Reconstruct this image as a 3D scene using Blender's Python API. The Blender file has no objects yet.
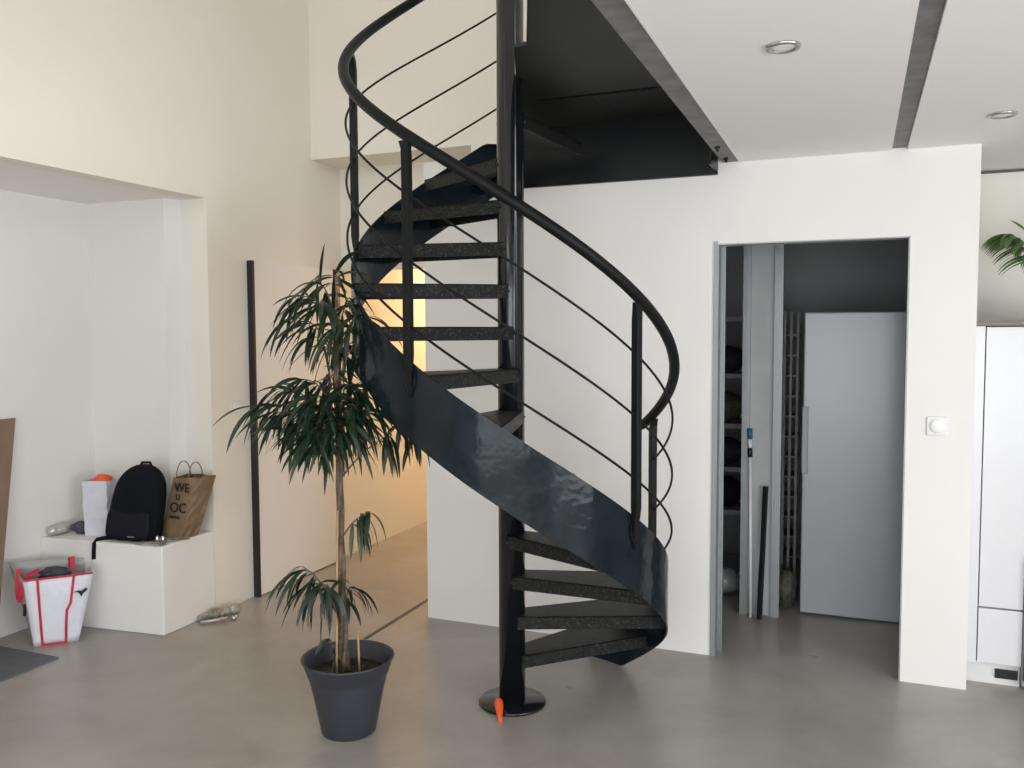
import bpy, math, random
from math import sin, cos, pi, radians as R
from mathutils import Vector, Matrix
random.seed(7)
sc = bpy.context.scene
C = sc.collection

# ------------------------------------------------------------------ materials
def mat(name, col, rough=.5, metal=0., spec=.5, bump=None, mottle=None, emis=None, alpha=1., trans=0., coat=0., sheen=0.):
    m = bpy.data.materials.new(name); m.use_nodes = True
    nt = m.node_tree; b = nt.nodes['Principled BSDF']
    b.inputs['Base Color'].default_value = (*col, 1)
    b.inputs['Roughness'].default_value = rough
    b.inputs['Metallic'].default_value = metal
    b.inputs['Specular IOR Level'].default_value = spec
    b.inputs['Coat Weight'].default_value = coat
    b.inputs['Coat Roughness'].default_value = .06
    b.inputs['Transmission Weight'].default_value = trans
    b.inputs['Alpha'].default_value = alpha
    if emis:
        b.inputs['Emission Color'].default_value = (*emis[0], 1); b.inputs['Emission Strength'].default_value = emis[1]
    tc = nt.nodes.new('ShaderNodeTexCoord')
    if mottle:   # (colour 2, scale, detail)
        n = nt.nodes.new('ShaderNodeTexNoise'); n.inputs['Scale'].default_value = mottle[1]; n.inputs['Detail'].default_value = mottle[2]
        r = nt.nodes.new('ShaderNodeValToRGB'); r.color_ramp.elements[0].position = .35; r.color_ramp.elements[1].position = .68
        r.color_ramp.elements[0].color = (*col, 1); r.color_ramp.elements[1].color = (*mottle[0], 1)
        nt.links.new(tc.outputs['Object'], n.inputs['Vector']); nt.links.new(n.outputs['Fac'], r.inputs['Fac'])
        nt.links.new(r.outputs['Color'], b.inputs['Base Color'])
    if bump:     # (scale, strength, distance)
        n = nt.nodes.new('ShaderNodeTexNoise'); n.inputs['Scale'].default_value = bump[0]; n.inputs['Detail'].default_value = 4
        bp = nt.nodes.new('ShaderNodeBump'); bp.inputs['Strength'].default_value = bump[1]; bp.inputs['Distance'].default_value = bump[2]
        nt.links.new(tc.outputs['Object'], n.inputs['Vector']); nt.links.new(n.outputs['Fac'], bp.inputs['Height'])
        nt.links.new(bp.outputs['Normal'], b.inputs['Normal'])
    return m

M = {}
M['wall'] = mat('white_plaster', (.79, .775, .75), .75, bump=(5, .05, .01), mottle=((.82, .805, .775), 1.2, 3))
M['upper'] = mat('cream_plaster', (.80, .77, .69), .8, mottle=((.83, .80, .725), 1.0, 3))
M['ceil'] = mat('ceiling_paint', (.86, .835, .82), .85)
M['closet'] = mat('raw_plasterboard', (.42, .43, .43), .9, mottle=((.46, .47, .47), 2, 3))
M['board_face'] = mat('grey_plasterboard', (.42, .44, .44), .8, mottle=((.47, .49, .48), 6, 3))
M['galv'] = mat('galvanised_steel', (.30, .315, .32), .45, .5, bump=(60, .1, .002))
M['black'] = mat('black_gloss_steel', (.008, .009, .011), .16, 0, .4, bump=(2.2, .35, .012), coat=.2)
M['rail'] = mat('black_rail_paint', (.007, .008, .008), .45, 0, .16)
M['bluesteel'] = mat('mill_scale_steel', (.005, .009, .012), .15, 0, .17, bump=(3.5, 1.0, .016), coat=.04, mottle=((.010, .016, .022), 6, 4))
M['landing'] = mat('dark_landing_steel', (.016, .0165, .015), .5, 0, .3, mottle=((.020, .0205, .019), 3, 4))
M['darkbeam'] = mat('dark_beam_steel', (.006, .007, .008), .35, 0, .25)
M['tread'] = mat('black_checker_plate', (.006, .0065, .006), .42, 0, .25, bump=(150, 1., .006), mottle=((.055, .058, .052), 110, 3))
_r = [n for n in M['tread'].node_tree.nodes if n.type == 'VALTORGB'][0]; _r.color_ramp.elements[0].position = .54; _r.color_ramp.elements[1].position = .70  # sparse pale speckles in the colour stand for glints on the plate
M['beamgrey'] = mat('grey_primed_beam', (.15, .145, .14), .55, .3, mottle=((.22, .215, .205), 14, 5))
M['white_plastic'] = mat('white_plastic', (.74, .74, .73), .3)
M['white_gloss'] = mat('white_gloss_lacquer', (.70, .70, .72), .18)
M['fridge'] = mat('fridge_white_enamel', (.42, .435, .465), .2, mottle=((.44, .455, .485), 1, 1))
M['handle'] = mat('handle_grey', (.30, .31, .33), .35)
M['grip'] = mat('fridge_grip', (.36, .37, .41), .35)
M['worktop'] = mat('taupe_worktop', (.16, .14, .12), .4)
M['blackp'] = mat('black_plastic', (.012, .012, .014), .35)
M['gap'] = mat('shadow_and_groove_dark', (.10, .09, .075), .7)  # dark colour for the ceiling's painted shadow gap and the floor groove
M['pot'] = mat('anthracite_plastic_pot', (.034, .036, .047), .45, bump=(90, .08, .001))
M['soil'] = mat('potting_soil', (.014, .010, .007), .95, bump=(60, 1, .02), mottle=((.05, .035, .02), 50, 5))
M['leaf'] = mat('dark_green_leaf', (.006, .018, .008), .36, mottle=((.013, .034, .014), 3, 2))
M['palm'] = mat('palm_green', (.05, .11, .03), .45, mottle=((.10, .17, .05), 9, 2))
M['bark'] = mat('grey_brown_bark', (.06, .038, .028), .8, bump=(60, .8, .005), mottle=((.19, .14, .10), 22, 4))
M['cane'] = mat('bamboo_cane', (.42, .26, .12), .6, mottle=((.52, .36, .18), 12, 2))
M['orange'] = mat('orange_plastic', (.85, .12, .035), .4)
M['redtape'] = mat('red_webbing', (.50, .018, .05), .6)
M['woven'] = mat('white_woven_plastic', (.74, .75, .82), .35, bump=(7, .6, .02))
M['clearbag'] = mat('grey_milky_plastic', (.45, .47, .47), .25, bump=(9, .5, .02), alpha=.85)
M['paperw'] = mat('white_paper_bag', (.66, .67, .73), .55, bump=(10, .3, .01))
M['kraft'] = mat('kraft_paper', (.20, .135, .075), .75, bump=(9, .5, .015), mottle=((.26, .175, .10), 5, 3))
M['ink'] = mat('black_print', (.012, .012, .010), .7)
M['fabric'] = mat('black_nylon', (.005, .006, .009), .8, 0, .15, bump=(220, .3, .002))
M['fabric2'] = mat('black_mesh_pocket', (.008, .009, .014), .7, 0, .2, bump=(120, .4, .002))
M['greyfab'] = mat('dark_grey_cloth', (.06, .065, .075), .8, bump=(25, 1, .02))
M['foil'] = mat('silver_foil', (.55, .53, .50), .3, .6, bump=(25, .8, .01))
M['mat'] = mat('slate_grey_mat', (.11, .12, .135), .85, bump=(200, .3, .002), mottle=((.13, .14, .155), 20, 4))
M['oak'] = mat('brown_board', (.21, .135, .09), .55, mottle=((.25, .165, .115), 4, 5))
M['paperold'] = mat('greyish_paper', (.17, .155, .125), .7, mottle=((.50, .48, .43), 22, 3))
M['lens'] = mat('frosted_lens', (.9, .9, .88), .25)
M['chrome'] = mat('satin_nickel', (.55, .54, .52), .25, .9)
M['blue'] = mat('blue_grip', (.02, .12, .20), .5)
M['darkstuff'] = mat('dark_cloth', (.020, .022, .028), .8, bump=(12, .8, .03))
M['olive'] = mat('olive_sack', (.05, .055, .035), .7, bump=(14, 1, .03), mottle=((.12, .12, .09), 18, 4))
M['lampglow'] = mat('warm_lamp_glow', (1, .8, .5), .5, emis=((1, .55, .22), 12))
M['frame'] = mat('window_frame_anthracite', (.05, .05, .055), .4)

# polished concrete floor
fm = bpy.data.materials.new('polished_concrete'); fm.use_nodes = True
nt = fm.node_tree; b = nt.nodes['Principled BSDF']
tc = nt.nodes.new('ShaderNodeTexCoord')
n1 = nt.nodes.new('ShaderNodeTexNoise'); n1.inputs['Scale'].default_value = 1.6; n1.inputs['Detail'].default_value = 6; n1.inputs['Roughness'].default_value = .62; n1.inputs['Distortion'].default_value = .6
r1 = nt.nodes.new('ShaderNodeValToRGB')
r1.color_ramp.elements[0].position = .3; r1.color_ramp.elements[0].color = (.285, .265, .24, 1)
r1.color_ramp.elements[1].position = .72; r1.color_ramp.elements[1].color = (.415, .395, .37, 1)
nt.links.new(tc.outputs['Object'], n1.inputs['Vector']); nt.links.new(n1.outputs['Fac'], r1.inputs['Fac']); nt.links.new(r1.outputs['Color'], b.inputs['Base Color'])
n2 = nt.nodes.new('ShaderNodeTexNoise'); n2.inputs['Scale'].default_value = 4; n2.inputs['Detail'].default_value = 5
mr = nt.nodes.new('ShaderNodeMapRange'); mr.inputs['To Min'].default_value = .22; mr.inputs['To Max'].default_value = .42
nt.links.new(tc.outputs['Object'], n2.inputs['Vector']); nt.links.new(n2.outputs['Fac'], mr.inputs['Value']); nt.links.new(mr.outputs['Result'], b.inputs['Roughness'])
M['floor'] = fm

# ------------------------------------------------------------------ mesh building
class MB:
    def __init__(s): s.v = []; s.f = []; s.sm = []
    def add(s, vs, fs, smooth=False):
        o = len(s.v); s.v += [Vector(v) for v in vs]
        for f in fs: s.f.append([i + o for i in f]); s.sm.append(smooth)
        return s
    def box(s, x0, x1, y0, y1, z0, z1, m=None):
        vs = [Vector((x, y, z)) for x in (x0, x1) for y in (y0, y1) for z in (z0, z1)]
        if m: vs = [m @ v for v in vs]
        return s.add(vs, [(0, 1, 3, 2), (4, 6, 7, 5), (0, 4, 5, 1), (2, 3, 7, 6), (0, 2, 6, 4), (1, 5, 7, 3)])
    def ring_sweep(s, rings, closed=False, caps=True, smooth=True):
        n = len(rings[0]); vs = [p for r in rings for p in r]; fs = []
        K = len(rings)
        for k in range(K - (0 if closed else 1)):
            a, b_ = k * n, ((k + 1) % K) * n
            for i in range(n):
                j = (i + 1) % n; fs.append((a + i, a + j, b_ + j, b_ + i))
        s.add(vs, fs, smooth)
        if caps and not closed:
            s.add(rings[0], [tuple(reversed(range(n)))]); s.add(rings[-1], [tuple(range(n))])
        return s
    def tube(s, pts, r, n=10, up=Vector((0, 0, 1)), closed=False, prof=None):
        pts = [Vector(p) for p in pts]; rr = r if isinstance(r, (list, tuple)) else [r] * len(pts)
        rings = []; prev = None
        for i, p in enumerate(pts):
            if closed: t = pts[(i + 1) % len(pts)] - pts[i - 1]
            else: t = pts[min(i + 1, len(pts) - 1)] - pts[max(i - 1, 0)]
            t.normalize()
            if prev is None:
                a = t.cross(up)
                if a.length < .05: a = t.cross(Vector((1, 0, 0)))
            else: a = prev - t * prev.dot(t)
            a.normalize(); prev = a; b_ = t.cross(a)
            if prof: rings.append([p + a * q[0] * rr[i] + b_ * q[1] * rr[i] for q in prof])
            else: rings.append([p + (a * cos(2 * pi * k / n) + b_ * sin(2 * pi * k / n)) * rr[i] for k in range(n)])
        return s.ring_sweep(rings, closed=closed, smooth=prof is None)
    def cyl(s, x, y, z0, z1, r, n=32, r2=None):
        return s.tube([(x, y, z0), (x, y, z1)], [r, r if r2 is None else r2], n)
    def lathe(s, prof, c=(0, 0, 0), n=40, m=None):
        rings = []
        for (r, z) in prof:
            ring = [Vector((r * cos(2 * pi * k / n), r * sin(2 * pi * k / n), z)) for k in range(n)]
            ring = [(m @ q if m else q) + Vector(c) for q in ring]; rings.append(ring)
        return s.ring_sweep(rings)
    def prism(s, poly, z0, z1):
        n = len(poly); vs = [(x, y, z0) for x, y in poly] + [(x, y, z1) for x, y in poly]
        return s.add(vs, [tuple(reversed(range(n))), tuple(range(n, 2 * n))] + [(i, (i + 1) % n, n + (i + 1) % n, n + i) for i in range(n)])
    def blob(s, c, rad, n=10, seed=0, jit=.12, m=None):
        rnd = random.Random(seed); rings = []
        for i in range(1, n):
            a = pi * i / n; ring = []
            for k in range(16):
                t = 2 * pi * k / 16; j = 1 + rnd.uniform(-jit, jit)
                v = Vector((rad[0] * sin(a) * cos(t) * j, rad[1] * sin(a) * sin(t) * j, -rad[2] * cos(a)))
                ring.append((m @ v if m else v) + Vector(c))
            rings.append(ring)
        return s.ring_sweep(rings)
    def build(s, name, m, parent=None, bevel=0, sub=0, label=None, solid=0):
        loc = Vector(parent_world(parent)) if parent else Vector((0, 0, 0))
        me = bpy.data.meshes.new(name)
        me.from_pydata([tuple(v - loc) for v in s.v], [], s.f)
        for p, q in zip(me.polygons, s.sm): p.use_smooth = q
        me.materials.append(m); me.update()
        import bmesh
        bm = bmesh.new(); bm.from_mesh(me); bmesh.ops.remove_doubles(bm, verts=bm.verts, dist=1e-6); bmesh.ops.recalc_face_normals(bm, faces=bm.faces); bm.to_mesh(me); bm.free()
        o = bpy.data.objects.new(name, me); C.objects.link(o)
        if parent: o.parent = parent
        if solid:
            d = o.modifiers.new('thick', 'SOLIDIFY'); d.thickness = solid; d.offset = 0
        if bevel:
            d = o.modifiers.new('bevel', 'BEVEL'); d.width = bevel; d.segments = 2; d.limit_method = 'ANGLE'
        if sub:
            d = o.modifiers.new('sub', 'SUBSURF'); d.levels = sub; d.render_levels = sub
        if label: o['label'] = label
        return o

def parent_world(o):
    v = Vector((0, 0, 0))
    while o is not None: v += o.location; o = o.parent
    return v
def thing(name, label, cat, loc, group=None):
    o = bpy.data.objects.new(name, None); C.objects.link(o); o.location = loc; o.empty_display_size = .1
    o['label'] = label; o['category'] = cat
    if group: o['group'] = group
    return o
def tag(o, label, cat, group=None):
    o['label'] = label; o['category'] = cat
    if group: o['group'] = group
    return o
def struct(name, mb, m, label, bevel=0):
    o = mb.build(name, m, bevel=bevel); o['kind'] = 'structure'; o['label'] = label; o['category'] = name.split('_')[0]
    return o
def bx(*a): return MB().box(*a)

# ------------------------------------------------------------------ the shell
YW, XL, XA = 4.228, -3.378, -4.17           # partition face, left wall face, alcove back
XE, XR, YB, ZT = -2.216, 3.5, -3.2, 5.0      # partition left end, far right wall, rear wall, roof
struct('floor', bx(-4.4, XR + .2, YB - .2, 9.2, -.12, 0), M['floor'], 'polished grey-beige concrete floor')
# left wall with its alcove
w = MB(); w.box(XL - .12, XL, YB, 1.0, 0, ZT); w.box(XL - .12, XL, 1.0, 3.85, 2.35, ZT); w.box(XL - .12, XL, 3.85, 4.85, 0, ZT); w.box(XL - .12, XL, 4.85, 9.0, 0, 2.9)
w.box(XL - .12, XL, 4.85, 5.0, 2.9, ZT)
struct('wall_left', w, M['upper'], 'tall cream left wall above the alcove')
w = MB(); w.box(XA - .1, XA, .9, 3.95, 0, 2.45); w.box(XA, XL - .12, .9, 1.0, 0, 2.45)
w.prism([(XA, 3.76), (-3.60, 3.76), (-3.56, 3.85), (XL - .12, 3.85), (XL - .12, 3.97), (XA, 3.97)], 0, 2.45)
struct('wall_alcove', w, M['wall'], 'white back and side walls of the alcove')
struct('ceiling_alcove', bx(XA, XL - .12, 1.0, 3.86, 2.35, 2.45), M['ceil'], 'flat grey-white soffit of the alcove')
w = MB(); w.prism([(XA, 3.375), (XL, 3.452), (XL, 3.849), (-3.56, 3.849), (-3.60, 3.759), (XA, 3.759)], 0, .479)
struct('wall_bench', w, M['wall'], 'low white masonry bench built into the alcove', bevel=.008)
# partition with a doorway
w = MB(); w.box(XE, -.634, YW, 4.308, 0, 2.52); w.box(-.634, .205, YW, 4.308, 2.018, 2.52); w.box(.205, .475, YW, 4.308, 0, 2.52)
struct('wall_partition', w, M['wall'], 'white plaster partition with the open doorway')
struct('wall_corridor', MB().box(XE, XE + .08, 4.308, 9, 0, 2.52), M['wall'], 'right-hand wall of the lit corridor')
w = MB(); w.box(XE, .475, 6.3, 6.4, 0, 2.45); w.box(.395, .475, 4.308, 6.3, 0, 2.45); w.box(XE + .08, XE + .09, 4.308, 6.3, 0, 2.45)
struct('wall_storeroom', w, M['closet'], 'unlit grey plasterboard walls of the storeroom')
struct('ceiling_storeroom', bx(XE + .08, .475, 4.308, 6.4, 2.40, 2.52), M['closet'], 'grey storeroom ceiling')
w = MB(); w.box(XL, XE, 4.85, 5.0, 2.74, ZT); w.box(XE, XR, 4.85, 5.0, 2.52, ZT); 
struct('wall_upper_back', w, M['upper'], 'cream upper wall behind the staircase')
w = MB(); w.box(XL, XE, 5.0, 5.27, 2.74, 2.9); w.box(XL, XE, 5.19, 5.27, 2.035, 2.74)
struct('wall_corridor_head', w, M['upper'], 'cream wall over the corridor opening')
w = MB(); w.box(XL, XE, 8.9, 9.0, 0, 2.4); struct('wall_corridor_end', w, M['wall'], 'far end wall of the corridor')
struct('ceiling_corridor', bx(XL, XE, 5.27, 9.0, 2.3, 2.4), M['ceil'], 'white corridor ceiling')
# kitchen side
struct('wall_kitchen', bx(.475, XR, 4.95, 5.05, 0, 2.52), M['upper'], 'cream kitchen wall above the tall cupboards')
# ceilings of the lower storey, split by the two steel beams
w = MB(); w.box(-.532, .122, YB, YW, 2.4, 2.5); w.box(.184, XR, YB, YW, 2.4, 2.5); w.box(.475, XR, YW, 4.95, 2.4, 2.5)
struct('ceiling', w, M['ceil'], 'white plasterboard ceiling panels between the steel beams')
struct('floor_upper', bx(-.57, XR, YB, 4.85, 2.52, 2.66), M['ceil'], 'upper storey floor slab over the ceiling')
def ibeam(x0, x1, z, name, lab):
    m = MB(); m.box(x0, x1, YB, YW, z, z + .012); xc = (x0 + x1) / 2 + (.012 if x0 < 0 else 0)
    m.box(xc - .004, xc + .004, YB, YW, z + .012, 2.51); m.box(x0, x1, YB, YW, 2.505, 2.519)
    struct(name, m, M['beamgrey'], lab)
ibeam(-.617, -.540, 2.402, 'trim_1', 'grey steel beam along the stairwell edge')
ibeam(.124, .182, 2.408, 'trim_2', 'grey steel beam strip across the white ceiling')
m = MB(); m.box(-.5395, -.5325, YB, YW, 2.398, 2.44); struct('trim_3', m, M['white_plastic'], 'thin white edge bead beside the stairwell beam')
m = MB(); m.box(.1845, .1875, YB, YW, 2.3985, 2.44); struct('trim_4', m, M['white_plastic'], 'thin white bead beside the second beam')
struct('trim_5', bx(.476, XR, 4.938, 4.9495, 2.385, 2.397), M['gap'], 'thin dark strip standing for the shadow line under the kitchen ceiling')  # dark strip stands in for shade in the wall and ceiling joint
struct('trim_6', bx(-2.375, -2.352, 3.80, 8.5, -.002, .0025), M['gap'], 'dark floor groove running into the corridor')
struct('ceiling_upper', bx(-4.4, XR + .1, YB - .1, 5.0, ZT, ZT + .1), M['ceil'], 'high white ceiling over the upper storey')
struct('ceiling_void', bx(XA - .1, XL - .12, .9, 3.97, 2.45, 2.5), M['ceil'], 'roof of the alcove')
# rear and right walls with windows (behind the camera)
w = MB(); w.box(XL, -2.9, YB - .15, YB, 0, ZT); w.box(3.2, XR, YB - .15, YB, 0, 2.4); w.box(-2.9, 3.2, YB - .15, YB, 2.25, 2.95)
w.box(-.2, XR, YB - .15, YB, 2.95, ZT); w.box(-2.9, -.2, YB - .15, YB, 4.7, ZT)
struct('wall_rear', w, M['wall'], 'rear wall with glazed bays')
w = MB(); w.box(XR, XR + .15, YB, -1.5, 0, ZT); w.box(XR, XR + .15, 2.0, 5.05, 0, ZT); w.box(XR, XR + .15, -1.5, 2.0, 2.2, 3.1); w.box(XR, XR + .15, -1.5, 2.0, 4.6, ZT); w.box(XR, XR + .15, -1.5, 2.0, 0, .1)
struct('wall_right', w, M['wall'], 'right wall with a kitchen window')
def wframe(name, lab, bars):
    m = MB()
    for q in bars: m.box(*q)
    struct(name, m, M['frame'], lab)
fb = []
for x in (-2.9, -1.4, .1, 1.65, 3.15): fb.append((x, x + .06, YB - .1, YB - .04, 0, 2.25))
fb += [(-2.9, 3.2, YB - .1, YB - .04, 2.19, 2.25), (-2.9, 3.2, YB - .1, YB - .04, 0, .06)]
wframe('window_1', 'glazed bay frame of the rear wall', fb)
wframe('window_2', 'frame of the high rear window', [(-2.9, -2.84, YB - .1, YB - .04, 2.95, 4.7), (-.26, -.2, YB - .1, YB - .04, 2.95, 4.7), (-1.58, -1.52, YB - .1, YB - .04, 2.95, 4.7)])
wframe('window_3', 'frame of the kitchen window', [(XR + .04, XR + .1, -1.5, -1.44, .1, 2.2), (XR + .04, XR + .1, .22, .28, .1, 2.2), (XR + .04, XR + .1, 1.94, 2.0, .1, 2.2)])

# doorway lining of the partition
m = MB(); m.box(-.6345, -.628, YW - .003, 4.311, 0, 2.018); m.box(-.652, -.634, YW - .006, YW, 0, 2.03)
m.box(-.612, -.606, 4.30, 4.315, 0, 2.018); m.box(-.63, -.606, 4.309, 4.315, 0, 2.018)
struct('trim_7', m, M['galv'], 'bare galvanised jamb profile on the left of the doorway')
m = MB(); m.box(.199, .2055, YW - .001, 4.311, 0, 2.018); struct('trim_8', m, M['galv'], 'bare galvanised jamb profile on the right of the doorway')
m = MB(); m.box(-.634, .205, YW - .001, 4.311, 2.013, 2.0185); struct('trim_9', m, M['board_face'], 'raw underside of the doorway head')
# door leaf open flat against the left wall, corridor jamb
d = bx(XL + .006, XL + .036, 4.20, 5.03, .008, 2.03).build('door_1', M['wall']); d['kind'] = 'structure'; d['label'] = 'tall white flush door panel beside the corridor'; d['category'] = 'door'
bx(XL + .001, XL + .040, 4.180, 4.20, .0, 2.03).build('door_edge', M['blackp'], d, label='black door edge')
struct('trim_10', bx(XL, XL + .03, 5.065, 5.125, 0, 2.035), M['frame'], 'dark narrow jamb of the corridor opening')

# ------------------------------------------------------------------ spiral staircase
BX, BY = -1.361, 3.372
TOW = math.atan2(-BY, -BX)
def cy(th, r, z): a = TOW + R(th); return Vector((BX + r * cos(a), BY + r * sin(a), z))
st = thing('spiral_staircase', 'black steel spiral staircase winding round a central pole', 'staircase', (BX, BY, 0))
MB().cyl(BX, BY, .012, 3.55, .0565, 48).lathe([(0.0001, 3.55), (.0565, 3.55), (.05, 3.58), (.0001, 3.59)], (BX, BY, 0)).build('pole', M['black'], st)
MB().lathe([(.0001, 0), (.145, 0), (.145, .009), (.142, .012), (.0001, .012)], (BX, BY, 0), 64).build('base_plate', M['black'], st)
SL = .00755; RS = .661
def zlow(t): return max(0.0, .96 - SL * t)
def ztop(t): return min(1.245 - SL * t, 2.522)
rings = []
t = 144.0
while t >= -186:
    zl, zt = zlow(t), ztop(t)
    zl = min(zl, 2.335)
    rings.append([cy(t, RS - .007, zl), cy(t, RS, zl), cy(t, RS, zt), cy(t, RS - .007, zt)]); t -= 2
s_ = MB()
for k in range(4):
    vs = [p for r in rings for p in (r[k], r[(k + 1) % 4])]
    s_.add(vs, [(2 * i, 2 * i + 1, 2 * i + 3, 2 * i + 2) for i in range(len(rings) - 1)], True)
s_.add(rings[0], [(0, 1, 2, 3)]); s_.add(rings[-1], [(3, 2, 1, 0)])
so = s_.build('stringer', M['bluesteel'], st)
es = so.modifiers.new('edge', 'EDGE_SPLIT'); es.split_angle = R(40)
for i in range(14):                       # fourteen folded treads
    z = .218 + .1755 * i; tl = 135.5 - 23.05 * i; tt = 109 - 23.05 * i; ro = RS - .009
    if i == 13: tl, tt = -184, -212
    tb = MB(); N = 6
    mid = (tl + tt) / 2
    inner = [cy(mid + 75, .058, 0), cy(mid - 75, .058, 0)]
    outer = [cy(tl + (tt - tl) * k / N, ro, 0) for k in range(N + 1)]
    poly = [inner[0]] + outer + [inner[1], cy(mid, .058, 0)]
    tb.prism([(p.x, p.y) for p in poly], z - .006, z)
    for a, b_ in ((inner[0], outer[0]), (inner[1], outer[-1])):   # down-turned edges
        dd = (b_ - a).normalized(); nn = Vector((-dd.y, dd.x, 0)); cen = cy(mid, .3, 0)
        if nn.dot(cen - a) < 0: nn = -nn
        q = [a, b_, b_ + nn * .005, a + nn * .005]
        tb.prism([(p.x, p.y) for p in q], z - .055, z)
    # weld collar on the pole
    cpts = [cy(mid + aa, .062, z - .028) for aa in range(-80, 81, 20)]
    tb.tube(cpts, .006, 6)
    tb.build('tread', M['tread'], st)
def zrail(t): return 2.048 - .0075 * t + (7e-6 * (t + 40) ** 2 if t < -40 else 0)
RR = .679
pts = [cy(t, RR, zrail(t)) for t in [116 - 2 * k for k in range(0, 152)]]
MB().tube([cy(118, RR - .004, zrail(116) - .012)] + pts, .0215, 14).build('handrail', M['rail'], st)
for off in (.135, .365, .595):            # three round bars follow the rail
    q = [cy(t, RS + .012, 1.245 + off - SL * t) for t in [111 - 2.5 * k for k in range(0, 120)]]
    MB().tube(q, .0048, 8).build('rail_bar', M['rail'], st)
def baluster(th, w=.0145, d=.0145, foot=.11, tail=True):
    z0 = ztop(th); z1 = zrail(th) - .02
    c = cy(th, RS + .014, 0); er = (cy(th, 1, 0) - cy(th, 0, 0)).normalized(); et = Vector((-er.y, er.x, 0))
    def ring(z, ww, dd, off=0): return [c + et * (sx * ww) + er * (sy * dd + off) + Vector((0, 0, z)) for sx, sy in ((-1, -1), (1, -1), (1, 1), (-1, 1))]
    m = MB()
    m.ring_sweep([ring(z0 - foot, .004, .003, -.010), ring(z0 - foot * .55, w * .7, .006, -.006), ring(z0 - .01, w, .010, -.001), ring(z0 + .03, w, d, 0), ring(z1 - .07, w, d, 0),
                  ring(z1 - .03, w * 1.05, d * .9, .002), ring(z1, w * 1.9, .006, .006)], smooth=False)
    m.build('baluster', M['rail'], st, bevel=.002)
    # bent foot strap on the stringer face
    k = MB()
    for sg in (-1, 1):
        k.tube([c + et * (sg * .022) + er * -.008 + Vector((0, 0, z0 - .035)), c + et * (sg * .017) + er * -.007 + Vector((0, 0, z0 - .075)), c + er * -.007 + Vector((0, 0, z0 - .125))], .0035, 6)
    k.build('foot_strap', M['rail'], st)
for th in (109, 42.9, -32.8, -98): baluster(th)
# upper newel beside the landing
c = cy(-181, RS + .02, 0)
MB().box(c.x - .012, c.x + .012, c.y - .012, c.y + .012, 2.66, 3.50).build('newel_post', M['rail'], st, bevel=.002)

# ------------------------------------------------------------------ steel landing
ld = thing('steel_landing', 'dark steel stair landing fixed between the pole and the grey beam', 'landing', (-1.0, 3.3, 2.345))
ep = (-.985, 2.586); ux, uy = ep[0] - BX, ep[1] - BY; ul = math.hypot(ux, uy); ux /= ul; uy /= ul
poly = [(BX + .045, BY - .045), (-1.190, 2.985), (-1.139, 2.981), (-.790, 2.087), (-.62, 2.087), (-.62, 4.226), (-1.62, 4.226), (-1.62, 3.90), (-1.43, 3.46), (BX + .02, BY + .062), (BX + .06, BY + .01)]
MB().prism(poly, 2.640, 2.652).build('deck_plate', M['landing'], ld)
MB().box(-1.345, -.62, 3.690, 3.700, 2.632, 2.640).build('stiffener', M['darkbeam'], ld)
MB().box(-1.11, -.622, 3.715, 3.86, 2.635, 2.640).build('dark_rectangle', M['blackp'], ld)  # thin dark rectangle on the underside of the deck
MB().box(-1.63, -.637, 4.205, 4.226, 2.345, 2.640).build('wall_channel', M['darkbeam'], ld)
MB().box(-.648, -.637, 4.02, 4.205, 2.36, 2.628).build('end_plate', M['darkbeam'], ld)
for y in (3.86, 4.12):
    MB().tube([(-.585, y, 2.392), (-.585, y, 2.404)], .012, 6).tube([(-.585, y, 2.380), (-.585, y, 2.392)], .006, 8).build('bolt', M['blackp'], ld)

# ------------------------------------------------------------------ potted plant
PX, PY = -1.878, 2.89
pr, pw = Vector((.838, .545, 0)), Vector((-.545, .838, 0))
def pl(u, z, d=0.): return Vector((PX, PY, z)) + pr * u + pw * d
pt = thing('potted_ficus', 'tall narrow-leaved houseplant in an anthracite pot left of the stairs', 'plant', (PX, PY, 0))
prof = [(.0001, 0), (.104, 0), (.109, .006), (.142, .175), (.150, .205), (.1515, .210), (.1515, .214), (.160, .240), (.1625, .242), (.178, .292), (.184, .298), (.186, .304), (.180, .306), (.175, .300), (.157, .240), (.150, .228), (.0001, .228)]
MB().lathe(prof, (PX, PY, 0), 56).build('pot', M['pot'], pt)
MB().lathe([(.0001, .240), (.06, .242), (.12, .240), (.154, .236), (.152, .229), (.0001, .229)], (PX, PY, 0), 40).build('soil', M['soil'], pt)
tk = MB()
for k in range(3):                         # three twisted stems
    q = []
    for i in range(34):
        z = .245 + i * .0435; a = 2 * pi * k / 3 + i * .42; rr_ = .0115 * (1 - i / 60)
        q.append(pl(-.004 * sin(i * .2) - .012 + rr_ * cos(a) - .0006 * i, z, rr_ * sin(a)))
    tk.tube(q, [.0115 - .0002 * i for i in range(34)], 9)
for (u0, d0, u1, z1) in ((-.045, -.05, -.032, .90), (.045, -.04, .040, .42)):
    MB().tube([pl(u0, .24, d0), pl(u1, z1, d0 * .5)], .0045, 8).build('cane', M['cane'], pt)

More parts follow.
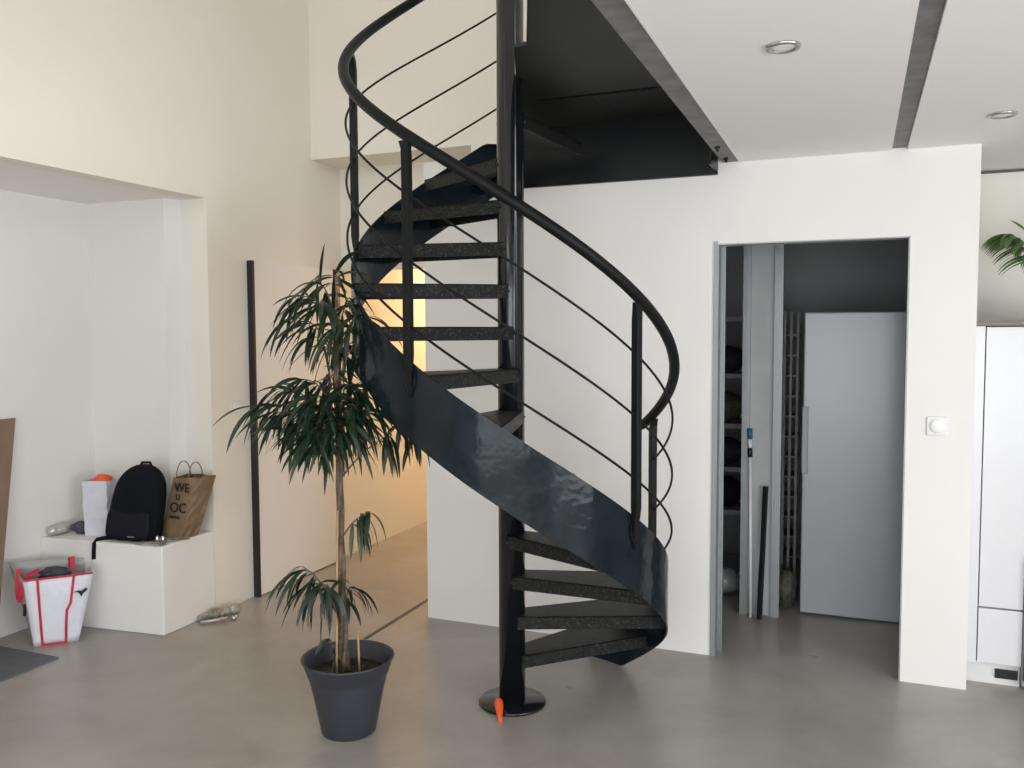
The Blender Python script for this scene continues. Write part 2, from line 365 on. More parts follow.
def leaf(mb, p, d, L, W, droop):
    d = d.normalized(); side = d.cross(Vector((0, 0, 1)))
    if side.length < .1: side = Vector((1, 0, 0))
    side.normalize(); rot = Matrix.Rotation(random.uniform(-1.0, 1.0), 3, d); side = rot @ side
    n = 7; vs = []; fs = []
    for k in range(n + 1):
        t = k / n
        w_ = W * (sin(pi * min(1, (t * .92 + .05))) ** .75) * (1 - .35 * t) if 0 < k < n else W * .06
        nn = side.cross(d).normalized()
        vs += [p - side * w_ + nn * w_ * .25, p, p + side * w_ + nn * w_ * .25]
        d = (d + Vector((0, 0, -droop / n))).normalized(); side = (side - d * side.dot(d)).normalized(); p = p + d * (L / n)
    for k in range(n):
        a = 3 * k; fs += [(a, a + 1, a + 4, a + 3), (a + 1, a + 2, a + 5, a + 4)]
    mb.add(vs, fs, True)
def spray(lb, bb, o, tip, n, L=(.15, .23), W=.0105, droop=(.8, 2.0), bend=.05, lean=0., t0=.4):
    """a twig from o to tip carrying n leaves over its outer half"""
    o, tip = Vector(o), Vector(tip); q = []
    for i in range(9):
        t = i / 8; q.append(o.lerp(tip, t) + Vector((0, 0, bend * sin(pi * t))))
    bb.tube(q, [.004 - .0003 * i for i in range(9)], 6)
    ax = (tip - o).normalized()
    n = int(n * 1.5)
    for k in range(n):
        t = t0 + (1 - t0) * k / max(1, n - 1); i = min(7, int(t * 8)); p = q[i].lerp(q[i + 1], t * 8 - i) if i < 8 else q[8]
        a = random.uniform(0, 2 * pi)
        dr = Vector((cos(a), sin(a), random.uniform(-1.5, .25))) * .8 + ax * .55 + pr * lean
        dr = dr * 1.0
        leaf(lb, p, dr, random.uniform(*L), W * random.uniform(.8, 1.2), random.uniform(*droop))
lb, tw = MB(), MB()
random.seed(11)
T = lambda z: pl(-.02, z)
# crown: (tip u, tip z, depth, leaf count, start z, lean)
for (u, z, d_, n, z0, ln) in [(-.03, 1.82, 0, 8, 1.70, -.3), (-.10, 1.80, .05, 9, 1.62, -.5), (-.17, 1.74, -.03, 9, 1.60, -.5), (-.20, 1.66, .06, 8, 1.50, -.4), (-.08, 1.72, -.08, 9, 1.55, 0),
                          (.03, 1.74, .04, 9, 1.55, .1), (.08, 1.66, -.05, 9, 1.50, .2), (-.02, 1.62, -.10, 9, 1.48, 0), (.02, 1.55, .08, 8, 1.42, .2), (-.12, 1.58, .10, 7, 1.45, -.3), (.07, 1.55, .0, 8, 1.4, .2),
                          # middle mass
                          (-.16, 1.42, .0, 10, 1.25, -.4), (-.25, 1.38, .06, 11, 1.2, -.6), (-.33, 1.32, -.04, 11, 1.2, -.7), (-.26, 1.30, -.10, 11, 1.15, -.4), (-.20, 1.26, .12, 9, 1.12, -.3), (-.10, 1.36, -.1, 11, 1.2, -.1),
                          (-.06, 1.42, .05, 10, 1.3, 0), (.02, 1.40, -.07, 11, 1.25, .1), (.08, 1.36, .02, 11, 1.2, .2), (.13, 1.30, -.05, 10, 1.15, .3), (-.02, 1.28, -.13, 11, 1.12, 0), (.06, 1.25, .1, 9, 1.1, .1), (-.14, 1.22, -.12, 10, 1.08, -.2), (.10, 1.40, -.02, 7, 1.28, .2),
                          (-.05, 1.33, .0, 9, 1.2, 0), (.04, 1.32, -.12, 10, 1.2, 0), (-.17, 1.33, -.06, 10, 1.2, 0), (-.10, 1.18, -.03, 9, 1.08, -.2),
                          (-.14, 1.27, -.06, 9, 1.10, -.3), (-.05, 1.22, .06, 9, 1.10, 0), (.03, 1.20, -.06, 9, 1.08, .1), (-.22, 1.22, -.02, 8, 1.12, -.4), (-.04, 1.25, -.1, 9, 1.1, 0)]:
    spray(lb, tw, T(z0), pl(u, z, d_), n, lean=ln)
# right-hand twig under the stringer
spray(lb, tw, T(1.02), pl(.17, 1.20, -.06), 8, L=(.12, .20), droop=(2.4, 3.6), bend=.02, t0=.8)
spray(lb, tw, pl(.17, 1.20, -.06), pl(.29, 1.18, -.03), 11, L=(.12, .17), droop=(2.2, 3.2), bend=.05, t0=.3)
# small right sprig
spray(lb, tw, T(.78), pl(.09, .89, -.03), 11, L=(.12, .20), droop=(2.0, 3.2), bend=.02, lean=.3)
# lower-left spray
spray(lb, tw, T(.42), pl(-.17, .69, -.04), 13, L=(.17, .25), droop=(1.4, 2.4), bend=.05, lean=-.7)
spray(lb, tw, T(.42), pl(-.11, .63, -.08), 14, L=(.14, .22), droop=(1.8, 3.0), bend=.06, lean=.1)
spray(lb, tw, T(.40), pl(.02, .60, -.05), 7, L=(.12, .18), droop=(1.8, 3.0), bend=.06, lean=.5)
spray(lb, tw, T(.27), pl(-.07, .40, -.05), 4, L=(.07, .10), droop=(.6, 1.6), bend=.0, lean=.0)
lb.build('foliage', M['leaf'], pt); tk.add(tw.v, tw.f, True).build('trunk', M['bark'], pt)

# orange plastic wedge on the base plate
ax0, ax1 = Vector((-1.384, 3.272, .045)), Vector((-1.334, 3.172, .009))
q = [ax0.lerp(ax1, t) for t in (-.04, .0, .12, .3, .6, .9, 1.0)]
tag(MB().tube(q, [.006, .014, .019, .018, .014, .010, .009], 12).build('plastic_cone', M['orange']), 'small orange tapered plastic piece lying against the pole base', 'plastic piece')

# ------------------------------------------------------------------ storeroom
# stud wall stub: two studs with a plasterboard strip
sw = thing('stud_partition', 'grey plasterboard strip between two galvanised metal studs', 'partition', (-.49, 4.95, 0))
bx(-.556, -.430, 4.955, 4.975, 0, 2.40).build('board', M['board_face'], sw)
for (a, b_) in ((-.598, -.556), (-.430, -.385)):
    m = MB(); m.box(a, b_, 4.93, 4.934, 0, 2.40); m.box(a, a + .004, 4.934, 4.99, 0, 2.40); m.box(b_ - .004, b_, 4.934, 4.99, 0, 2.40); m.box(a + .014, b_ - .014, 4.926, 4.930, 0, 2.40)
    m.build('stud', M['galv'], sw)
fr = thing('fridge', 'white single-door fridge standing in the dark storeroom', 'fridge', (.0, 5.35, 0))
bx(-.277, .303, 5.09, 5.66, .012, 1.70).build('body', M['fridge'], fr, bevel=.006)
bx(-.279, .305, 5.045, 5.086, .010, 1.703).build('door', M['fridge'], fr, bevel=.008)
m = MB(); m.box(-.283, -.250, 5.036, 5.05, .80, 1.18); m.build('handle', M['grip'], fr, bevel=.005, label='grey vertical grip strip')
bx(-.265, .29, 5.08, 5.6, .001, .012).build('plinth', M['blackp'], fr)
rk = thing('storage_rack', 'dark slatted rack between the studs and the fridge', 'rack', (-.35, 5.4, 0))
for x in (-.408, -.372, -.335): bx(x, x + .014, 5.30, 5.33, 0, 1.71).build('upright', M['beamgrey'], rk)
for k in range(12):
    bx(-.40, -.325, 5.31, 5.5, .25 + .12 * k, .262 + .12 * k).build('rung', M['blackp'], rk)
sk = MB().blob((-.36, 5.12, .12), (.055, .07, .115), seed=3, jit=.18).build('crumpled_sack', M['olive']); tag(sk, 'crumpled olive plastic sack on the floor left of the fridge', 'sack')
sh = thing('storage_shelf', 'dim shelf unit deep in the left of the storeroom', 'shelf', (-.95, 5.8, 0))
for z in (.02, .42, .70, .98, 1.30, 1.66): bx(-1.25, -.62, 5.60, 5.98, z, z + .03).build('board', M['handle'], sh)
for x in (-1.25, -.645): bx(x, x + .025, 5.60, 5.98, .0, 1.70).build('side_panel', M['handle'], sh)
i = 0
for (z, lab, mm, rad) in ((1.33, 'dark bundle of cloth on the top shelf of the storeroom unit', 'darkstuff', .09), (1.01, 'dark round bundle on the shelf below the cloth bundle', 'olive', .1), (.73, 'dark box-like bundle on the middle storeroom shelf', 'darkstuff', .09), (.45, 'blue-black bundle on the lower storeroom shelf', 'fabric2', .1)):
    tag(MB().blob((-.80, 5.74, z + rad), (.12, .11, rad), seed=i, jit=.15).build('cloth_bundle', M[mm]), lab, 'bundle'); i += 1
tag(MB().blob((-.74, 5.30, .08), (.10, .12, .08), seed=9, jit=.2).build('plastic_bag', M['clearbag']), 'pale crumpled bag on the storeroom floor left of the studs', 'bag')
br = thing('broom', 'thin light pole with a blue-grey head leaning on the stud', 'broom', (-.54, 4.90, 0))
MB().tube([(-.531, 4.885, .0), (-.547, 4.91, .90)], .0085, 10).build('handle', M['white_plastic'], br)
MB().tube([(-.547, 4.91, .90), (-.549, 4.914, .95)], .014, 10).build('collar', M['blackp'], br)
MB().tube([(-.549, 4.914, .95), (-.550, 4.915, 1.00)], .011, 10).build('clip', M['white_plastic'], br)
MB().tube([(-.550, 4.915, 1.00), (-.552, 4.918, 1.06)], .015, 10).build('grip', M['blue'], br)
bb_ = MB().tube([(-.482, 4.87, .0), (-.462, 4.915, .74)], .011, 8, prof=[(-1, -1), (1, -1), (1, 1), (-1, 1)]).build('black_rod', M['blackp']); tag(bb_, 'black rod leaning on the plasterboard strip', 'rod')
bb_ = MB().tube([(-.505, 4.86, .0), (-.478, 4.925, .42)], .006, 8).build('metal_rod', M['galv']); tag(bb_, 'short pale metal rod beside the black rod', 'rod')

# ------------------------------------------------------------------ kitchen side
kc = thing('tall_cupboard', 'white handleless kitchen cupboard at the right of the partition', 'cupboard', (.6, 4.6, 0))
bx(.477, .520, 4.31, 4.93, .10, 1.618).build('filler_panel', M['white_gloss'], kc)
bx(.524, .70, 4.345, 4.93, .10, 1.615).build('carcass', M['white_plastic'], kc)
bx(.525, .699, 4.31, 4.340, .362, 1.615).build('door', M['white_gloss'], kc, bevel=.002)
bx(.525, .699, 4.31, 4.340, .105, .354).build('drawer', M['white_gloss'], kc, bevel=.002)
bx(.703, .95, 4.312, 4.93, .63, 1.615).build('side_unit', M['white_gloss'], kc, bevel=.002)
bx(.477, .95, 4.29, 4.93, 1.619, 1.641).build('top_board', M['worktop'], kc, bevel=.002)
pp = bx(.477, .70, 4.352, 4.37, .0, .098).build('plinth', M['white_plastic'], kc)
g = MB(); g.box(.602, .692, 4.344, 4.352, .030, .072)
gr = g.build('vent_grille', M['blackp'], pp)
for k in range(4): bx(.604, .690, 4.341, 4.344, .034 + .009 * k, .038 + .009 * k).build('louvre', M['blackp'], kc)
k2 = thing('grey_appliance', 'dark grey appliance edge standing right of the white cupboard', 'appliance', (.95, 4.5, 0))
bx(.701, 1.25, 4.30, 4.93, .02, .62).build('body', M['handle'], k2, bevel=.004)
bx(.705, 1.245, 4.285, 4.298, .05, .60).build('front_panel', M['blackp'], k2, bevel=.003)
# palm on the cupboard top
pm = thing('palm_plant', 'green palm frond plant on top of the white cupboard', 'plant', (.74, 4.55, 1.641))
MB().lathe([(.0001, 1.642), (.06, 1.642), (.08, 1.77), (.085, 1.775), (.078, 1.775), (.07, 1.76), (.0001, 1.76)], (.83, 4.62, 0), 28).build('pot', M['white_plastic'], pm)
fo = MB()
random.seed(5)
def frond(o, tip, n, L, rise=.10):
    o, tip = Vector(o), Vector(tip); q = [o.lerp(tip, i / 10) + Vector((0, 0, rise * sin(pi * i / 10))) for i in range(11)]
    fo.tube(q, .0025, 6)
    ax = (tip - o).normalized()
    for i in range(n):
        t = .35 + .65 * i / n; k = min(9, int(t * 10)); p = q[k].lerp(q[k + 1], t * 10 - k)
        for sg in (-1, 1):
            s2 = ax.cross(Vector((0, 0, 1))).normalized() * sg
            leaf(fo, p, s2 * .3 + ax * .9 + Vector((0, 0, -.4)), L * (1.1 - .3 * t), .0105, 1.4)
frond((.83, 4.62, 1.76), (.625, 4.47, 2.03), 18, .19, .06)
frond((.83, 4.62, 1.76), (.80, 4.50, 2.12), 12, .12, .05)
frond((.83, 4.62, 1.76), (1.02, 4.45, 2.05), 12, .14, .07)
frond((.83, 4.62, 1.76), (.98, 4.75, 2.10), 12, .14, .07)
leaf(fo, Vector((.70, 4.52, 2.045)), Vector((-.5, -.1, .5)), .09, .011, .3)
fo.build('fronds', M['palm'], pm)

# switches and downlights
s1 = thing('light_switch', 'white round-dial wall plate right of the doorway', 'switch', (.331, 4.228, 1.177))
bx(.289, .373, 4.219, 4.228, 1.135, 1.219).build('plate', M['white_plastic'], s1, bevel=.003)
mm = Matrix.Rotation(pi / 2, 3, 'X')
MB().lathe([(.0001, 0), (.030, 0), (.032, .002), (.032, .004), (.027, .005), (.024, .009), (.0001, .009)], (.331, 4.219, 1.177), 36, mm).build('dial', M['lens'], s1)
s2 = thing('light_switch', 'white square switch on the left wall beside the door panel', 'switch', (XL, 4.05, 1.168))
bx(XL, XL + .009, 4.012, 4.090, 1.128, 1.208).build('plate', M['white_plastic'], s2, bevel=.003)
bx(XL + .009, XL + .013, 4.025, 4.077, 1.141, 1.195).build('rocker', M['lens'], s2, bevel=.002)
for (x, y, lab) in ((-.212, 2.577, 'round downlight left of the second ceiling beam'), (.481, 3.687, 'round downlight right of the second ceiling beam')):
    s3 = thing('ceiling_downlight', lab, 'light', (x, y, 2.4))
    MB().lathe([(.036, 2.4), (.036, 2.394), (.040, 2.391), (.046, 2.392), (.049, 2.396), (.049, 2.4)], (x, y, 0), 36).build('rim', M['chrome'], s3)
    MB().lathe([(.0001, 2.3945), (.02, 2.3935), (.036, 2.3965), (.036, 2.4), (.0001, 2.4)], (x, y, 0), 36).build('lens', M['lens'], s3)
s4 = thing('corridor_lamp', 'round warm ceiling lamp in the corridor', 'light', (-2.8, 6.6, 2.3))
MB().lathe([(.0001, 2.3), (.14, 2.3), (.14, 2.285), (.0001, 2.285)], (-2.8, 6.6, 0), 32).build('mount', M['white_plastic'], s4)
MB().lathe([(.0001, 2.284), (.13, 2.284), (.12, 2.245), (.07, 2.225), (.0001, 2.22)], (-2.8, 6.6, 0), 32).build('shade', M['lampglow'], s4)

# ------------------------------------------------------------------ things in and by the alcove
BZ = .479
def grid_shell(front, n=10):  # helper: loft of rings
    pass
# white paper bag with orange paper inside
wb = thing('paper_bag', 'white paper bag holding orange paper left of the backpack', 'bag', (-3.90, 3.55, BZ))
def bagloft(mb, c, yaw, dims, h, tilt=(0, 0), z0=0, crumple=.006, seed=0, nz=9, openings=True):
    rnd = random.Random(seed); cyw, syw = cos(yaw), sin(yaw); rings = []
    for k in range(nz + 1):
        t = k / nz; w_ = dims[0] + (dims[2] - dims[0]) * t; d_ = dims[1] + (dims[3] - dims[1]) * t; ring = []
        per = [(-1, -1), (-.5, -1), (0, -1), (.5, -1), (1, -1), (1, -.33), (1, .33), (1, 1), (.5, 1), (0, 1), (-.5, 1), (-1, 1), (-1, .33), (-1, -.33)]
        for (a, b_) in per:
            j = rnd.uniform(-crumple, crumple) if 0 < k else 0
            x = a * w_ / 2 + j + tilt[0] * t * h; y = b_ * d_ / 2 + j + tilt[1] * t * h
            ring.append(Vector((c[0] + x * cyw - y * syw, c[1] + x * syw + y * cyw, z0 + h * t + (rnd.uniform(-crumple, crumple) if k == nz else 0))))
        rings.append(ring)
    n = len(rings[0]); vs = [p for r in rings for p in r]; fs = []
    for k in range(nz):
        for i in range(n):
            j = (i + 1) % n; fs.append((k * n + i, k * n + j, (k + 1) * n + j, (k + 1) * n + i))
    fs.append(tuple(reversed(range(n))))
    mb.add(vs, fs, False); return rings
wbm = MB(); bagloft(wbm, (-3.915, 3.56), .25, (.13, .10, .145, .11), .305, z0=BZ + .001, seed=1, crumple=.003); wbm.build('bag_body', M['paperw'], wb, solid=.002)
MB().blob((-3.905, 3.565, BZ + .305), (.055, .04, .035), seed=4, jit=.3).build('orange_paper', M['orange'], wb)
cb = MB(); bagloft(cb, (-3.775, 3.675), .4, (.06, .06, .085, .08), .31, z0=BZ + .001, seed=5, crumple=.012)
cbo = cb.build('plastic_bag', M['clearbag'], solid=.002); tag(cbo, 'milky clear plastic bag squeezed behind the backpack', 'bag')
MB().blob((-3.795, 3.625, BZ + .24), (.018, .012, .05), seed=6, jit=.2).build('orange_label', M['orange'], cbo)
# backpack
bp = thing('backpack', 'black backpack standing on the white bench', 'backpack', (-3.62, 3.56, BZ))
def packring(z, w_, d_, cx, cyy, n=24, p=2.6):
    r_ = []
    for k in range(n):
        a = 2 * pi * k / n; ca, sa = cos(a), sin(a)
        x = w_ / 2 * abs(ca) ** (2 / p) * (1 if ca >= 0 else -1); y = d_ / 2 * abs(sa) ** (2 / p) * (1 if sa >= 0 else -1)
        yw = .08; r_.append(Vector((cx + x * cos(yw) - y * sin(yw), cyy + x * sin(yw) + y * cos(yw), z)))
    return r_
prf = [(0, .27, .12), (.012, .33, .155), (.05, .335, .165), (.12, .325, .165), (.20, .32, .16), (.28, .31, .145), (.33, .28, .125), (.37, .225, .10), (.395, .16, .075), (.410, .08, .045), (.414, .03, .02)]
MB().ring_sweep([packring(BZ + z, w_, d_, -3.658 + .19 * z, 3.530 + .05 * z) for z, w_, d_ in prf]).build('main_body', M['fabric'], bp, sub=1)
pk = [(.02, .25, .03), (.03, .285, .04), (.08, .285, .045), (.14, .28, .035), (.165, .26, .02), (.17, .24, .012)]
MB().ring_sweep([packring(BZ + z, w_, d_, -3.635 + .10 * z, 3.462 + .05 * z) for z, w_, d_ in pk]).build('front_pocket', M['fabric2'], bp, sub=1)
MB().tube([(-3.615, 3.557, BZ + .395), (-3.605, 3.56, BZ + .42), (-3.555, 3.565, BZ + .422), (-3.54, 3.565, BZ + .395)], .007, 8).build('grab_loop', M['fabric'], bp)
MB().tube([(-3.74, 3.50, BZ + .012), (-3.79, 3.455, BZ + .010), (-3.800, 3.425, BZ + .009), (-3.801, 3.404, BZ - .008), (-3.805, 3.403, BZ - .06), (-3.806, 3.403, BZ - .095)], 1, prof=[(-.011, -.003), (.011, -.003), (.011, .003), (-.011, .003)], up=Vector((0, 1, 0))).build('strap', M['fabric'], bp)
MB().box(-3.60, -3.555, 3.437, 3.441, BZ + .035, BZ + .043).build('logo_strip', M['chrome'], bp)
# kraft paper bag
kb = thing('kraft_bag', 'crumpled brown kraft paper bag with black lettering at the bench end', 'bag', (-3.45, 3.66, BZ))
kbm = MB(); KY = 1.50
rg = bagloft(kbm, (-3.468, 3.675), KY, (.12, .155, .14, .17), .335, tilt=(.12, -.26), z0=BZ + .001, seed=8, crumple=.008)
kbm.build('bag_body', M['kraft'], kb, solid=.002)
for dy in (-.045, .045):
    q = []
    for k in range(13):
        a = pi * k / 12; x = .05 * cos(a) + .035; z = BZ + .33 + .085 * sin(a)
        q.append((-3.415 + x * cos(KY) - dy * sin(KY), 3.67 + x * sin(KY) + dy * cos(KY), z))
    MB().tube(q, .003, 6).build('handle', M['kraft'], kb)
# printed letters on the narrow left face
def text(body, size, origin, xdir, ydir, m, parent, name):
    cu = bpy.data.curves.new(name, 'FONT'); cu.body = body; cu.size = size; cu.extrude = .0008; cu.offset = .0012
    o = bpy.data.objects.new('tmp', cu); C.objects.link(o)
    dg = bpy.context.evaluated_depsgraph_get(); me = bpy.data.meshes.new_from_object(o.evaluated_get(dg)); bpy.data.objects.remove(o)
    x = Vector(xdir).normalized(); y = Vector(ydir); y = (y - x * y.dot(x)).normalized(); n = x.cross(y)
    mt = Matrix(((x.x, y.x, n.x), (x.y, y.y, n.y), (x.z, y.z, n.z)))
    loc = parent_world(parent)
    for v in me.vertices: v.co = mt @ v.co + Vector(origin) - loc
    me.materials.clear(); me.materials.append(m)
    ob = bpy.data.objects.new(name, me); C.objects.link(ob); ob.parent = parent
    return ob
# front face of the bag (per index 11..13,0 = x = -1 side): its own frame from the lofted rings
def facept(i0, i1, a, t, lift):
    lo = rg[0][i0].lerp(rg[0][i1], a); hi = rg[-1][i0].lerp(rg[-1][i1], a); p = lo.lerp(hi, t)
    ex = (rg[4][i1] - rg[4][i0]).normalized(); ez = (hi - lo).normalized(); n = ex.cross(ez).normalized()
    return p + n * lift, ex, ez
for (body, t, sz, a) in (('WE', .78, .068, .24), ('LI', .645, .044, .38), ('OC', .44, .075, .24)):
    p, ex, ez = facept(11, 0, a, t, .013)
    text(body, sz, p, ex, ez, M['ink'], kb, 'lettering')
p, ex, ez = facept(11, 0, .28, .34, .013)
sq = MB()
for k in range(6):
    a0 = p + ex * (.012 * k) + ez * (.010 * (k % 2)); sq.tube([a0, a0 + ex * .012 + ez * (.012 if k % 2 == 0 else -.012)], .004, 6)
sq.build('print_mark', M['ink'], kb)
# bench clutter
fl_ = MB()
random.seed(3)
def sheet(c, yaw, w_, d_, z, seed):
    rnd = random.Random(seed); vs = []; n = 6
    for i in range(n + 1):
        for j in range(n + 1):
            x = (i / n - .5) * w_; y = (j / n - .5) * d_
            vs.append((c[0] + x * cos(yaw) - y * sin(yaw), c[1] + x * sin(yaw) + y * cos(yaw), z + rnd.uniform(0, .006)))
    fs = [(i * (n + 1) + j, (i + 1) * (n + 1) + j, (i + 1) * (n + 1) + j + 1, i * (n + 1) + j + 1) for i in range(n) for j in range(n)]
    return MB().add(vs, fs, False)
o = sheet((-3.462, 3.462), .16, .15, .055, BZ + .006, 1).build('folded_paper', M['paperold'], solid=.008); tag(o, 'flat greyish paper lying in front of the backpack', 'paper')
o = sheet((-3.41, 3.60), .8, .12, .06, BZ + .004, 2).build('folded_paper', M['paperold'], solid=.003); tag(o, 'flat greyish paper lying under the kraft bag edge', 'paper')
for k, (x, y, lab) in enumerate(((-3.470, 3.515, 'left small silver tin before the backpack'), (-3.440, 3.525, 'right small silver tin before the kraft bag'))):
    q = thing('small_tin', lab, 'tin', (x, y, BZ), 'small silver tins on the bench')
    MB().lathe([(.0001, BZ + .001), (.010, BZ + .001), (.011, BZ + .006), (.011, BZ + .032), (.008, BZ + .038), (.0001, BZ + .038)], (x, y, 0), 20).build('body', M['chrome'], q)
    MB().lathe([(.0001, BZ + .038), (.007, BZ + .038), (.007, BZ + .046), (.0001, BZ + .046)], (x, y, 0), 16).build('cap', M['blackp'], q)
ro = MB()
for k in range(9):
    pass
pts = [Vector((-4.138, 3.40, BZ + .028)), Vector((-4.128, 3.43, BZ + .029)), Vector((-4.118, 3.48, BZ + .034)), Vector((-4.10, 3.52, BZ + .034))]
o = MB().tube(pts, [.024, .027, .030, .028], 10).build('foil_roll', M['foil']); tag(o, 'crumpled silver wrapper roll at the left end of the bench', 'wrapper')
o = MB().blob((-4.035, 3.525, BZ + .036), (.042, .04, .036), seed=12, jit=.22).build('dark_cloth', M['greyfab']); tag(o, 'crumpled dark grey cloth between wrapper and white bag', 'cloth')
# shopping bag on the floor
sb = thing('shopping_bag', 'white woven shopping bag with red edging on the floor by the alcove', 'bag', (-3.90, 3.22, 0))
SY = math.atan2(.717, .697)                 # width direction
e1 = Vector((cos(SY), sin(SY), 0)); e2 = Vector((-sin(SY), cos(SY), 0))
A0 = Vector((-3.885, 3.085, 0))
def sp(u, v, z): return A0 + e1 * u + e2 * v + Vector((0, 0, z))
H = .365
sag = lambda u: .02 * sin(pi * u)
def panel(mb, f, nu=10, nz=10, seed=0, cr=.006):
    rnd = random.Random(seed); vs = []
    for i in range(nu + 1):
        for k in range(nz + 1):
            p = f(i / nu, k / nz); j = rnd.uniform(-cr, cr) if 0 < i < nu and 0 < k < nz else 0
            vs.append(p + e2 * j)
    mb.add(vs, [(i * (nz + 1) + k, (i + 1) * (nz + 1) + k, (i + 1) * (nz + 1) + k + 1, i * (nz + 1) + k + 1) for i in range(nu) for k in range(nz)], True)
cB = [(0, 0), (.205, 0), (.185, .20), (-.03, .20)]; cT = [(-.035, -.015), (.285, -.01), (.265, .22), (-.12, .20)]
def cor(i, t): a = cB[i]; b_ = cT[i]; return a[0] + (b_[0] - a[0]) * t, a[1] + (b_[1] - a[1]) * t
zt4 = [H - .012, H - .008, H + .02, H + .04]
def side(i, j):
    def f(s, t):
        a, b_ = cor(i, t), cor(j, t); z = t * (zt4[i] + (zt4[j] - zt4[i]) * s)
        bul = .012 * sin(pi * s) * sin(pi * t)
        return sp(a[0] + (b_[0] - a[0]) * s, a[1] + (b_[1] - a[1]) * s - bul, z + .001)
    return f
bm_ = MB(); panel(bm_, side(0, 1), seed=1); panel(bm_, side(1, 2), seed=2); bm_.build('bag_body', M['woven'], sb, solid=.003)
bm_ = MB(); panel(bm_, side(2, 3), seed=3); panel(bm_, side(3, 0), seed=4); bm_.add([sp(*c_, .002) for c_ in cB], [(0, 1, 2, 3)]); bm_.build('grey_side', M['clearbag'], sb, solid=.003, label='greyish translucent side')
f01 = side(0, 1)
def strip(f, path, w_, name, m):
    p = [f(*q) - e2 * .006 for q in path]
    MB().tube(p, 1, prof=[(-w_, -.0015), (w_, -.0015), (w_, .0015), (-w_, .0015)], up=-e2).build(name, m, sb)
strip(f01, [(.20, t / 10) for t in range(11)], .006, 'red_piping', M['redtape'])
strip(f01, [(.72 - (.05 * sin(pi * t / 10) if t < 6 else 0), t / 10) for t in range(11)], .006, 'red_piping', M['redtape'])
strip(f01, [(.2 + .52 * t / 8, .012) for t in range(9)], .006, 'red_piping', M['redtape'])
strip(f01, [(t / 10, .995) for t in range(11)], .005, 'red_hem', M['redtape'])
# handles
def hstrap(pts, w_=.012): MB().tube(pts, 1, prof=[(-w_, -.002), (w_, -.002), (w_, .002), (-w_, .002)], up=-e2).build('strap', M['redtape'], sb)
hstrap([sp(.170, .20, H - .02), sp(.170, .19, H + .035), sp(.178, .17, H + .045), sp(.180, .15, H - .02)])
hstrap([sp(-.060, .07, H + .03), sp(-.068, .05, H - .02), sp(-.068, .04, H - .07), sp(-.062, .04, H - .12)], .012)
hstrap([sp(.03, .06, H + .015), sp(-.01, .03, H + .005), sp(-.042, .0, H - .04), sp(-.050, -.003, H - .09), sp(-.056, .010, H - .13)], .011)
# bird motif on the right of the front
def motif(c0, sc_, poly, name='bird_print'):
    p0 = f01(*c0); u1 = (f01(c0[0] + .05, c0[1]) - p0).normalized(); z1 = (f01(c0[0], c0[1] + .05) - p0).normalized()
    n = len(poly); vs = [p0 + u1 * x * sc_ + z1 * y * sc_ - e2 * (.012 if q else .016) for q in (0, 1) for x, y in poly]
    MB().add(vs, [tuple(range(n)), tuple(reversed(range(n, 2 * n)))] + [(i, (i + 1) % n, n + (i + 1) % n, n + i) for i in range(n)]).build(name, M['ink'], sb)
motif((.84, .72), .05, [(-.6, .25), (-.1, .15), (.1, -.1), (.25, -.35), (.35, -.05), (.75, .35), (.55, .55), (.2, .25), (-.1, .35)])
f30 = side(3, 0)
p0 = f30(.75, .52)
MB().tube([p0 + Vector((.004, -.012, -.03)), p0 + Vector((.01, -.012, .03))], .007, 8).build('print_mark', M['ink'], sb)
MB().blob(sp(.10, .12, H - .03), (.09, .06, .04), seed=21, jit=.2).build('dark_contents', M['greyfab'], sb)
# slate mat on the floor, brown board leaning in the alcove
tag(bx(-4.165, -3.632, 1.9, 3.02, .0005, .008).build('floor_mat', M['mat'], bevel=.002), 'slate grey rectangular mat at the left edge of the floor', 'mat')
fr4 = [Vector((-4.155, 3.232, 1.154)), Vector((-4.035, 2.981, .001)), Vector((-4.035, 2.42, .001)), Vector((-4.155, 2.60, 1.154))]
th_ = Vector((.016, 0, .0015))
MBb = MB().add(fr4 + [p + th_ for p in fr4], [(0, 1, 2, 3), (7, 6, 5, 4), (0, 4, 5, 1), (1, 5, 6, 2), (2, 6, 7, 3), (3, 7, 4, 0)])
tag(MBb.build('wooden_board', M['oak'], bevel=.001), 'brown wooden board leaning on the alcove wall at the left edge', 'board')
# fittings lying by the left wall
fit = MB().tube([(-3.318, 3.655, .016), (-3.225, 3.765, .018)], .0085, 10)
tag(fit.build('metal_tube', M['foil']), 'short pale metal tube lying on the floor by the left wall', 'tube')
tag(MB().tube([(-3.212, 3.780, .014), (-3.195, 3.80, .014)], .014, 10).build('pipe_fitting', M['chrome']), 'small round pipe fitting at the end of the pale tube', 'fitting')
rn = random.Random(4)
db = thing('crumpled_wrapping', 'crumpled brownish wrapping strip against the foot of the left wall', 'wrapping', (-3.30, 3.79, 0))
for k in range(4):
    MB().blob((-3.348 + .024 * k, 3.72 + .055 * k, .022 + .006 * (k % 2)), (.026, .04, .022 + .008 * (k % 2)), n=7, seed=30 + k, jit=.35).build('fold', M['paperold'], db)

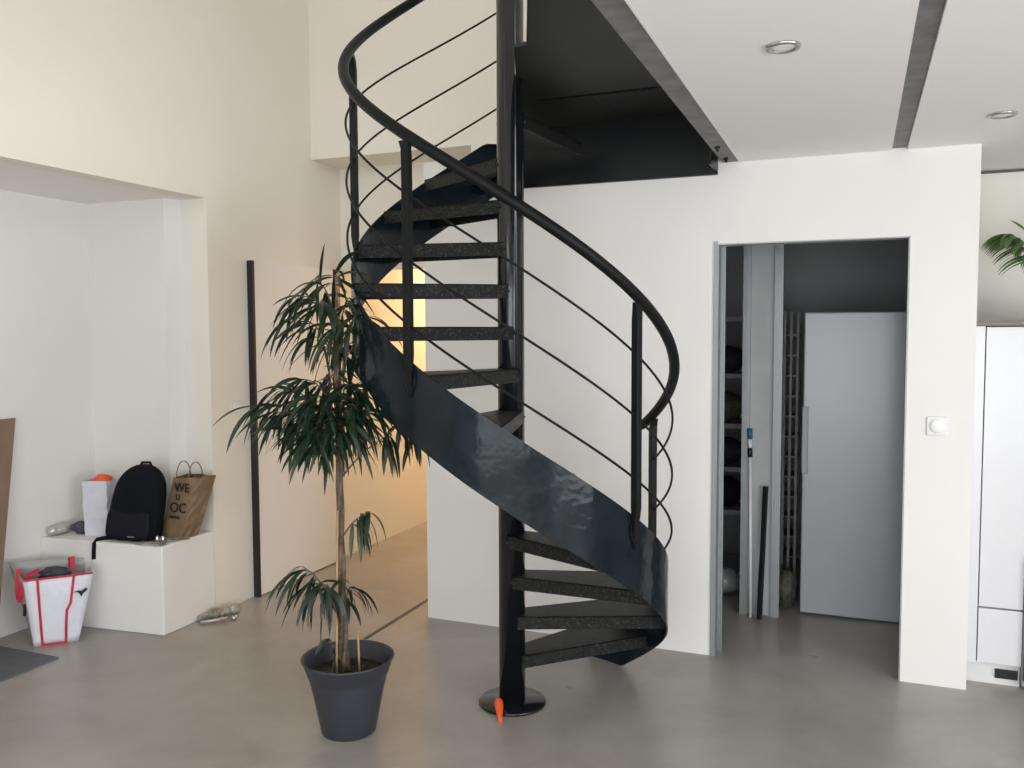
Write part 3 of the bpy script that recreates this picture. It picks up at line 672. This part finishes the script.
# ------------------------------------------------------------------ light, camera, picture
def area(name, loc, rot, sx, sy, e, col):
    l = bpy.data.lights.new(name, 'AREA'); l.shape = 'RECTANGLE'; l.size = sx; l.size_y = sy; l.energy = e; l.color = col
    o = bpy.data.objects.new(name, l); C.objects.link(o); o.location = loc; o.rotation_euler = rot; return o
area('daylight_rear_bays', (1.0, YB - .2, 1.15), (R(90), 0, 0), 4.3, 2.1, 135, (.95, .98, 1.0))
area('daylight_high_window', (-1.55, YB - .2, 3.85), (R(82), 0, 0), 2.6, 1.7, 38, (1.0, .97, .90))
area('daylight_kitchen_window', (XR + .2, .25, 1.2), (R(90), 0, R(90)), 3.4, 2.0, 150, (.97, .98, 1.0))
sun = bpy.data.lights.new('sun', 'SUN'); sun.energy = 15.0; sun.angle = R(1.0); sun.color = (1, .95, .86)
so_ = bpy.data.objects.new('sun', sun); C.objects.link(so_); so_.rotation_euler = (R(38), 0, R(-35)); so_.location = (0, -8, 8)
area('added_high_side_light', (XR + .25, .6, 3.85), (R(90), 0, R(90)), 3.0, 1.4, 60, (1.0, .97, .91))  # added light from an unseen high opening, brightens the left wall
def point(name, loc, e, col, rad=.1):
    l = bpy.data.lights.new(name, 'POINT'); l.energy = e; l.color = col; l.shadow_soft_size = rad
    o = bpy.data.objects.new(name, l); C.objects.link(o); o.location = loc; return o
point('corridor_lamp_light', (-2.8, 6.9, 2.0), 34, (1, .64, .32))
wd = bpy.data.worlds.new('daylight'); sc.world = wd; wd.use_nodes = True
wd.node_tree.nodes['Background'].inputs['Color'].default_value = (.80, .90, 1.0, 1)
wd.node_tree.nodes['Background'].inputs['Strength'].default_value = 1.2

cam = bpy.data.cameras.new('camera'); cam.sensor_width = 36; cam.lens = 860 * 36 / 1024; cam.clip_start = .05
co = bpy.data.objects.new('camera', cam); C.objects.link(co); sc.camera = co
p, r, yaw = R(3.454544), R(-.209784), R(21.923505)
f = Vector((0, cos(p), -sin(p))); u = Vector((0, sin(p), cos(p))); x = Vector((1, 0, 0))
x2 = x * cos(r) + u * sin(r); u2 = u * cos(r) - x * sin(r)
Z = Matrix.Rotation(yaw, 3, 'Z')
x2, u2, f = Z @ x2, Z @ u2, Z @ f
mw = Matrix(((x2.x, u2.x, -f.x), (x2.y, u2.y, -f.y), (x2.z, u2.z, -f.z))).to_4x4(); mw.translation = Vector((0, 0, 1.6))
co.matrix_world = mw
vs = sc.view_settings
sc.display_settings.display_device = 'sRGB'
vs.view_transform = 'Standard'; vs.look = 'None'; vs.gamma = 1; vs.use_curve_mapping = False; vs.exposure = 0.0
sc.cycles.use_denoising = True
sc.cycles.max_bounces = 10; sc.cycles.diffuse_bounces = 6; sc.cycles.sample_clamp_indirect = 6
